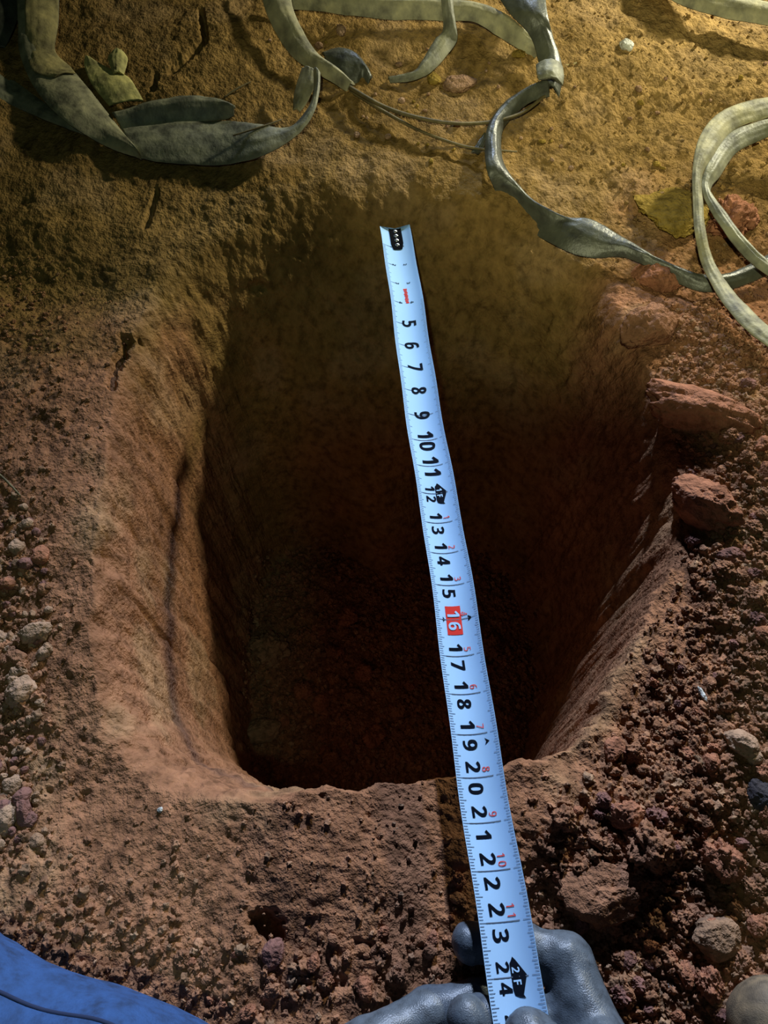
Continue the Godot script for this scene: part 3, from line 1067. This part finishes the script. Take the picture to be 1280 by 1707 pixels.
func person() -> void:
	var who := thing("person", "person kneeling at the hole in blue trousers and dark gloves holding the tape", "person", Vector3.ZERO)
	# right hand: index and middle finger come round under the blade, the thumb lies on top of it
	var bones := []
	chain(bones, [[1012, 1768, .030, .0150], [944, 1602, .016, .0128], [866, 1580, .012, .0117], [782, 1571, .015, .0104]])
	chain(bones, [[1045, 1850, .036, .0150], [962, 1705, .016, .0130], [884, 1700, .010, .0116], [782, 1697, .030, .0108]])
	chain(bones, [[1075, 1935, .036, .0145], [990, 1810, .022, .0122], [900, 1800, .014, .0112], [800, 1795, .024, .0104]])
	chain(bones, [[1110, 2020, .036, .0135], [1030, 1910, .024, .0112], [940, 1890, .016, .0102], [870, 1885, .022, .0092]])
	chain(bones, [[1130, 2050, .072, .0180], [1040, 1905, .076, .0155], [960, 1800, .064, .0130], [884, 1727, .050, .0118]])
	for q in [[1012, 1768], [1045, 1850], [1075, 1935], [1110, 2020]]:
		bones.append([at_height(q[0], q[1], .036), at_height(1190, 2140, .055), .0165, .0230])
	bones.append([at_height(1130, 2050, .072), at_height(1190, 2140, .055), .0190, .0230])
	var wrist := at_height(1190, 2140, .055)
	var elbow := Vector3(0.30, 0.24, 0.36)
	bones.append([wrist, wrist.lerp(elbow, 0.22), .0260, .0300])
	part("sleeve", tube([wrist.lerp(elbow, 0.16), wrist.lerp(elbow, 0.5), elbow], [.036, .042, .052], 24, 12), mats.cloth, who)
	part("glove", blob(bones, 0.0021, 0.006, 0.0014), mats.glove, who)
	# left hand: its forefinger steadies the blade from below
	bones = []
	chain(bones, [[470, 1850, .030, .0150], [600, 1752, .022, .0132], [716, 1692, .010, .0122], [806, 1664, .008, .0108]])
	chain(bones, [[430, 1930, .030, .0150], [560, 1850, .020, .0130], [690, 1815, .014, .0115], [760, 1850, .010, .0105]])
	chain(bones, [[410, 2020, .030, .0145], [540, 1950, .018, .0122], [650, 1935, .012, .0110], [700, 1975, .010, .0100]])
	chain(bones, [[400, 2100, .030, .0135], [500, 2040, .018, .0112], [580, 2040, .012, .0100], [610, 2070, .010, .0092]])
	chain(bones, [[400, 1960, .060, .0180], [520, 1840, .066, .0150], [620, 1800, .058, .0125], [690, 1800, .050, .0112]])
	for q in [[470, 1850], [430, 1930], [410, 2020], [400, 2100]]:
		bones.append([at_height(q[0], q[1], .030), at_height(250, 2120, .050), .0165, .0230])
	bones.append([at_height(400, 1960, .060), at_height(250, 2120, .050), .0190, .0230])
	wrist = at_height(250, 2120, .050)
	elbow = Vector3(-0.27, 0.26, 0.36)
	bones.append([wrist, wrist.lerp(elbow, 0.22), .0260, .0300])
	part("sleeve", tube([wrist.lerp(elbow, 0.16), wrist.lerp(elbow, 0.5), elbow], [.036, .042, .052], 24, 12), mats.cloth, who)
	part("glove", blob(bones, 0.0030, 0.006, 0.0012), mats.glove, who)
	# the knee and thigh in blue cloth
	var path := []
	for q in [[-470, 1700], [-300, 1766], [-170, 1840], [-25, 1935], [120, 2040], [300, 2215]]:
		path.append(at_height(q[0], q[1], 0.052))
	var rings := []
	var ups := []
	for i in (path.size() - 1) * 12 + 1:
		var seg := mini(i / 12, path.size() - 2)
		var p: Vector3 = spline(path, seg, (i - seg * 12) / 12.0)
		var d: Vector3 = (path[seg + 1] - path[seg]).normalized()
		var side := d.cross(Vector3.UP).normalized()
		var up := side.cross(d)
		var r := PackedVector3Array()
		var rad := 0.078 + 0.006 * sin(i * 0.16)
		if i < 8: rad *= sqrt(1.0 - pow(1.0 - (i + 0.3) / 8.3, 2.0))
		for j in 64:
			var a := TAU * j / 64.0
			var q := side * cos(a) + up * sin(a)
			var fold := 0.008 * n_big.get_noise_3dv((p + q * 0.08) * 1.6) + 0.0012 * n_mid.get_noise_3dv((p + q * 0.08) * 0.5)
			r.append(p + q * (rad + fold))
		rings.append(r)
		if i >= 8: ups.append([p, side, up, d, rad])
	var leg := part("trouser_leg", rings_mesh(rings), mats.cloth, who)
	var seam := []
	for u in ups:
		var to_eye: Vector3 = (EYE - u[0]) - u[3] * (EYE - u[0]).dot(u[3])
		to_eye = to_eye.normalized()
		var across: Vector3 = u[3].cross(to_eye).normalized()
		if across.dot(Vector3(1, 0, -1)) < 0.0: across = -across
		var q: Vector3 = to_eye * cos(0.70) + across * sin(0.70)
		var fold := 0.008 * n_big.get_noise_3dv((u[0] + q * 0.08) * 1.6) + 0.0012 * n_mid.get_noise_3dv((u[0] + q * 0.08) * 0.5)
		seam.append(u[0] + q * (u[4] + fold))
	var rr := []
	for k in seam.size(): rr.append(0.0011)
	part("seam", tube(seam, rr, 6, 1), mats.seam, leg)
	# toe of the other boot
	bones = []
	var toe := at_height(1292, 1712, .010)
	bones.append([toe, toe + Vector3(0.025, 0.008, 0.055), .024, .033])
	bones.append([toe + Vector3(0.025, 0.008, 0.055), toe + Vector3(0.075, 0.020, 0.18), .033, .037])
	bones.append([toe + Vector3(0.075, 0.020, 0.18), toe + Vector3(0.09, 0.14, 0.21), .037, .042])
	part("boot", blob(bones, 0.004, 0.010, 0.001), mats.boot, who)


# ---------------------------------------------------------------- stones and clods

var kinds := {}

func kind_mesh(kind: String, variant: int) -> ArrayMesh:
	var key := kind + str(variant)
	if not kinds.has(key):
		var z := variant * 0.37
		match kind:
			"clod": kinds[key] = clod_mesh(4, 1.0 + z, 0.26, 0.45)
			"slab": kinds[key] = clod_mesh(4, 3.0 + z, 0.20, 0.30, 0.75)
			"stone": kinds[key] = clod_mesh(4, 5.0 + z, 0.07, 0.30, 0.6)
			"pebble": kinds[key] = clod_mesh(3, 7.0 + z, 0.04, 0.28, 0.5)
	return kinds[key]


func lump(called: String, kind: String, variant: int, label: String, category: String, m: Material, u: float, v: float, size: Vector3, turn: float, sink := 0.35, group := "", tilt := 0.0) -> MeshInstance3D:
	var p := on_ground(u, v)
	var o := part(called, kind_mesh(kind, variant), m, self)
	o.basis = Basis(Vector3.UP, turn) * Basis(Vector3.RIGHT, tilt) * Basis.from_scale(size)
	o.position = p + Vector3(0, size.y * (1.0 - 2.0 * sink), 0) 
	tag(o, label, category, group)
	return o


func stones() -> void:
	# single ones, in pixels of the picture; sizes are half extents in metres
	for q in [
		["stone", "stone", 0, "largest pale rounded stone in the pile at the left edge", "stone", "pale", 62, 1056, Vector3(.0115, .008, .0085), 0.5],
		["stone", "stone", 1, "pale angular stone low in the pile at the left edge", "stone", "pale", 36, 1156, Vector3(.011, .008, .010), 1.4],
		["stone", "pebble", 0, "smooth pinkish pebble at the extreme left edge above the big pale stone", "pebble", "clod_red", 15, 976, Vector3(.0075, .006, .0055), 0.2],
		["stone", "pebble", 1, "small pale stone just below the big pale one in the left pile", "pebble", "pale", 74, 1090, Vector3(.0065, .005, .005), 0.9],
		["stone", "pebble", 2, "orange-brown stone high in the left pile", "stone", "clod_red", 70, 928, Vector3(.0085, .006, .007), 2.0],
		["stone", "stone", 2, "long greyish stone standing at left edge under the straw", "stone", "purple", 40, 1352, Vector3(.005, .006, .010), 0.2],
		["stone", "pebble", 1, "rounded tan stone in the lower left corner of the left pile", "stone", "pale", 10, 1362, Vector3(.008, .006, .009), 0.3],
		["stone", "pebble", 2, "tan pebble just above the long greyish stone", "pebble", "pale", 22, 1310, Vector3(.007, .005, .006), 0.8],
		["stone", "stone", 1, "dim flat stone on the hole floor", "stone", "clod_tan", 432, 1222, Vector3(.026, .012, .016), 0.4],
		["soil_clod", "clod", 0, "dim lump standing at the foot of the left wall", "clod", "clod_tan", 452, 1085, Vector3(.022, .022, .026), 0.7],
		["soil_clod", "slab", 0, "largest flat-topped block of soil above the glove on the right", "clod", "clod", 1000, 1488, Vector3(.027, .013, .021), 0.25],
		["soil_clod", "clod", 1, "tall pitted lump of soil standing behind the flat-topped block", "clod", "clod", 1076, 1412, Vector3(.015, .014, .015), 0.9],
		["soil_clod", "slab", 1, "flat piece of soil just behind the tall pitted lump", "clod", "clod_red", 1045, 1362, Vector3(.012, .008, .010), 0.1],
		["soil_clod", "clod", 2, "small round lump right of the tall pitted one", "clod", "purple", 1092, 1364, Vector3(.0075, .0075, .0075), 1.9],
		["stone", "pebble", 0, "small pale pebble tucked under the tall pitted lump", "pebble", "pale", 1090, 1445, Vector3(.0045, .004, .005), 0.9],
		["soil_clod", "clod", 0, "reddish upright lump toward the right edge", "clod", "clod_red", 1200, 1435, Vector3(.0105, .012, .014), 0.5],
		["stone", "stone", 0, "pale crumbly stone near the lower right corner", "stone", "clod_tan", 1190, 1560, Vector3(.013, .009, .014), 0.7],
		["stone", "stone", 2, "pale angular stone on the right slope", "stone", "pale", 1236, 1243, Vector3(.0125, .009, .0095), 2.6],
		["stone", "pebble", 2, "rounded pale pebble below the pale angular stone on the right slope", "pebble", "pale", 1254, 1260, Vector3(.007, .005, .006), 2.1],
		["stone", "stone", 1, "dark stone half buried at the right edge", "stone", "dark", 1268, 1332, Vector3(.011, .008, .009), 2.0],
		["soil_clod", "slab", 2, "upper broken ledge of soil with a bright top on the right rim", "clod", "clod_red", 1165, 692, Vector3(.048, .020, .024), -0.45],
		["soil_clod", "slab", 0, "lower broken ledge of soil with a bright top on the right rim", "clod", "clod_red", 1168, 850, Vector3(.030, .022, .022), -0.7],
		["soil_clod", "slab", 1, "block of soil under the right-hand strip at the rim", "clod", "clod", 1080, 555, Vector3(.030, .018, .022), 0.2],
		["soil_clod", "clod", 1, "pinkish clod lying inside the right-hand loops", "clod", "clod_red", 1216, 372, Vector3(.026, .018, .022), 0.9],
		["stone", "slab", 2, "ochre yellow slab of soil left of the right-hand loops", "stone", "ochre", 1122, 350, Vector3(.034, .008, .044), 0.3],
		["soil_clod", "slab", 1, "reddish clod covering the middle of the long dark strip", "clod", "clod_red", 1092, 468, Vector3(.026, .012, .018), -0.5],
		["pebble", "stone", 0, "bright white pebble on the bare soil right of the knot", "pebble", "white", 1043, 79, Vector3(.0068, .006, .0085), 0.2],
		["pebble", "stone", 1, "yellow pebble left of the knot", "pebble", "ochre", 864, 92, Vector3(.007, .004, .007), 0.5],
		["pebble", "stone", 2, "pale oval pebble right of the slanting ribbed strip", "pebble", "pale", 568, 52, Vector3(.0055, .004, .010), 0.2],
		["pebble", "pebble", 0, "tall tan pebble under the twisted strip", "pebble", "ochre", 723, 134, Vector3(.008, .004, .012), 0.2],
		["stone", "stone", 2, "flat rounded stone half buried right of the twisted strip", "stone", "clod_tan", 764, 142, Vector3(.019, .006, .013), 0.2],
		["pebble", "pebble", 1, "small yellow pebble just above the upper cord", "pebble", "pale", 669, 169, Vector3(.004, .003, .0045), 0.2],
		["pebble", "pebble", 2, "tiny bright white chip beside the glove near the bottom", "pebble", "white", 1116, 1644, Vector3(.0021, .0018, .0017), 0.2],
		["pebble", "pebble", 2, "white sliver on the dark right-hand slope", "pebble", "white", 1170, 1158, Vector3(.0018, .0018, .006), 0.3],
		["stone", "pebble", 2, "orange pebble left of the gloved fingers", "pebble", "clod_red", 607, 1652, Vector3(.004, .004, .0065), 0.3],
		["stone", "stone", 1, "purplish chip of stone by the small hollow in the near bank", "stone", "purple", 455, 1590, Vector3(.0065, .005, .0085), -0.5],
		["pebble", "pebble", 1, "single white speck of stone on the smooth near left bank", "pebble", "white", 267, 1350, Vector3(.0018, .0015, .0018), 0.2],
	]:
		lump(q[0], q[1], q[2], q[3], q[4], mats[q[5]], q[6], q[7], q[8], q[9])
	# things that nothing tells apart
	scatter("soil_clod", "loose red-brown clod among the rubble right of the hole", "clod", "clods in the rubble on the right", ["clod", "slab"], ["clod", "clod_red", "purple", "clod"], [[1090, 640], [1290, 600], [1290, 1640], [1200, 1707], [1030, 1690], [930, 1500], [890, 1400], [1010, 1270], [1120, 1010], [1160, 830]], 170, 0.003, 0.0085)
	scatter("stone", "small brown stone in the loose pile along the left edge", "stone", "stones in the pile at the left", ["stone", "pebble"], ["clod_tan", "pale", "clod", "purple"], [[-10, 840], [40, 840], [85, 930], [92, 1060], [80, 1200], [60, 1320], [100, 1400], [-10, 1420]], 110, 0.0025, 0.006)
	scatter("soil_clod", "dark clod of soil on the floor of the hole", "clod", "clods on the hole floor", ["clod"], ["clod", "clod_red"], [[430, 1080], [640, 1000], [900, 1050], [860, 1230], [640, 1275], [480, 1270]], 40, 0.005, 0.014)
	scatter("soil_clod", "small clod of soil on the near bank in front of the hole", "clod", "clods on the near bank", ["clod", "slab"], ["clod", "clod_red", "clod"], [[300, 1600], [640, 1540], [780, 1450], [800, 1560], [720, 1620], [400, 1700], [320, 1690]], 50, 0.002, 0.005)
	scatter("pebble", "small pale pebble bedded in the bare yellow soil", "pebble", "pebbles in the far soil", ["pebble", "stone"], ["pale", "ochre", "clod_tan"], [[560, 40], [1000, 150], [1280, 100], [1150, 300], [1060, 380], [900, 300], [600, 300], [420, 40]], 60, 0.0018, 0.0042)


func scatter(called: String, label: String, category: String, group: String, shapes: Array, tones: Array, px: Array, count: int, small: float, large: float) -> void:
	var poly := PackedVector2Array()
	var lo := Vector2.INF
	var hi := -Vector2.INF
	for q in px:
		var p := Vector2(q[0], q[1])
		poly.append(p)
		lo = lo.min(p)
		hi = hi.max(p)
	var made := 0
	while made < count:
		var p := Vector2(rng.randf_range(lo.x, hi.x), rng.randf_range(lo.y, hi.y))
		if not Geometry2D.is_point_in_polygon(p, poly): continue
		var s := lerpf(small, large, pow(rng.randf(), 2.6))
		lump(called, shapes[rng.randi() % shapes.size()], rng.randi() % 3, label, category, mats[tones[rng.randi() % tones.size()]], p.x, p.y, Vector3(s * rng.randf_range(0.8, 1.3), s * rng.randf_range(0.6, 0.95), s * rng.randf_range(0.8, 1.2)), rng.randf() * TAU, 0.25, group, rng.randf_range(-0.3, 0.3))
		made += 1


func crumbs() -> void:
	var s := icosphere(2)
	for kind in 3:
		var v: PackedVector3Array = s[0].duplicate()
		for k in v.size():
			v[k] *= 1.0 + 0.75 * n_mid.get_noise_3dv(v[k] * 0.03 + Vector3(kind, 0, 0)) + 0.55 * n_fine.get_noise_3dv(v[k] * 0.016 + Vector3(kind, 2, 0)) + 0.10 * rng.randf_range(-1, 1)
		var mm := MultiMesh.new()
		mm.transform_format = MultiMesh.TRANSFORM_3D
		mm.use_colors = true
		mm.mesh = mesh_of(v, s[1].duplicate())
		var where := []
		var tints := []
		var tries := 0
		while where.size() < 18000 and tries < 180000:
			tries += 1
			var x := rng.randf_range(-0.55, 0.6)
			var z := rng.randf_range(-1.0, 0.08)
			var c := sample(g_c, x, z)
			if rng.randf() > c * c * (1.0 if z > -0.7 else 0.35): continue
			var d := sample(g_d, x, z)
			var inside := d > sample(g_w, x, z)
			if d > 0.0 and not inside: continue
			var r := lerpf(0.0006, 0.0034 if c > 0.5 else 0.0022, pow(rng.randf(), 4.0))
			var y := soil(x, z)
			where.append(Transform3D(Basis(Vector3(rng.randf_range(-1, 1), 1, rng.randf_range(-1, 1)).normalized(), rng.randf() * TAU) * Basis.from_scale(Vector3(r * rng.randf_range(0.8, 1.3), r * rng.randf_range(0.6, 1.0), r)), Vector3(x, y + r * 0.35, z)))
			var col := Color(0.40, 0.195, 0.108).lerp(Color(0.40, 0.25, 0.09), smoothstep(-0.5, -0.7, z))
			col = col.lerp(Color(0.46, 0.32, 0.20), 0.6 * pow(rng.randf(), 4.0))
			var w := rng.randf_range(0.7, 1.25)
			tints.append(Color(col.r * w, col.g * w, col.b * w))
		mm.instance_count = where.size()
		for k in where.size():
			mm.set_instance_transform(k, where[k])
			mm.set_instance_color(k, tints[k])
		var o := MultiMeshInstance3D.new()
		o.name = next_name("soil_crumbs")
		o.multimesh = mm
		o.material_override = mats.crumb
		add_child(o, true)
		tag(o, ["fine crumbs of loose soil strewn round the hole", "rounder grains of loose soil strewn round the hole", "uneven grains of loose soil strewn round the hole"][kind], "soil", "loose soil round the hole", "stuff")
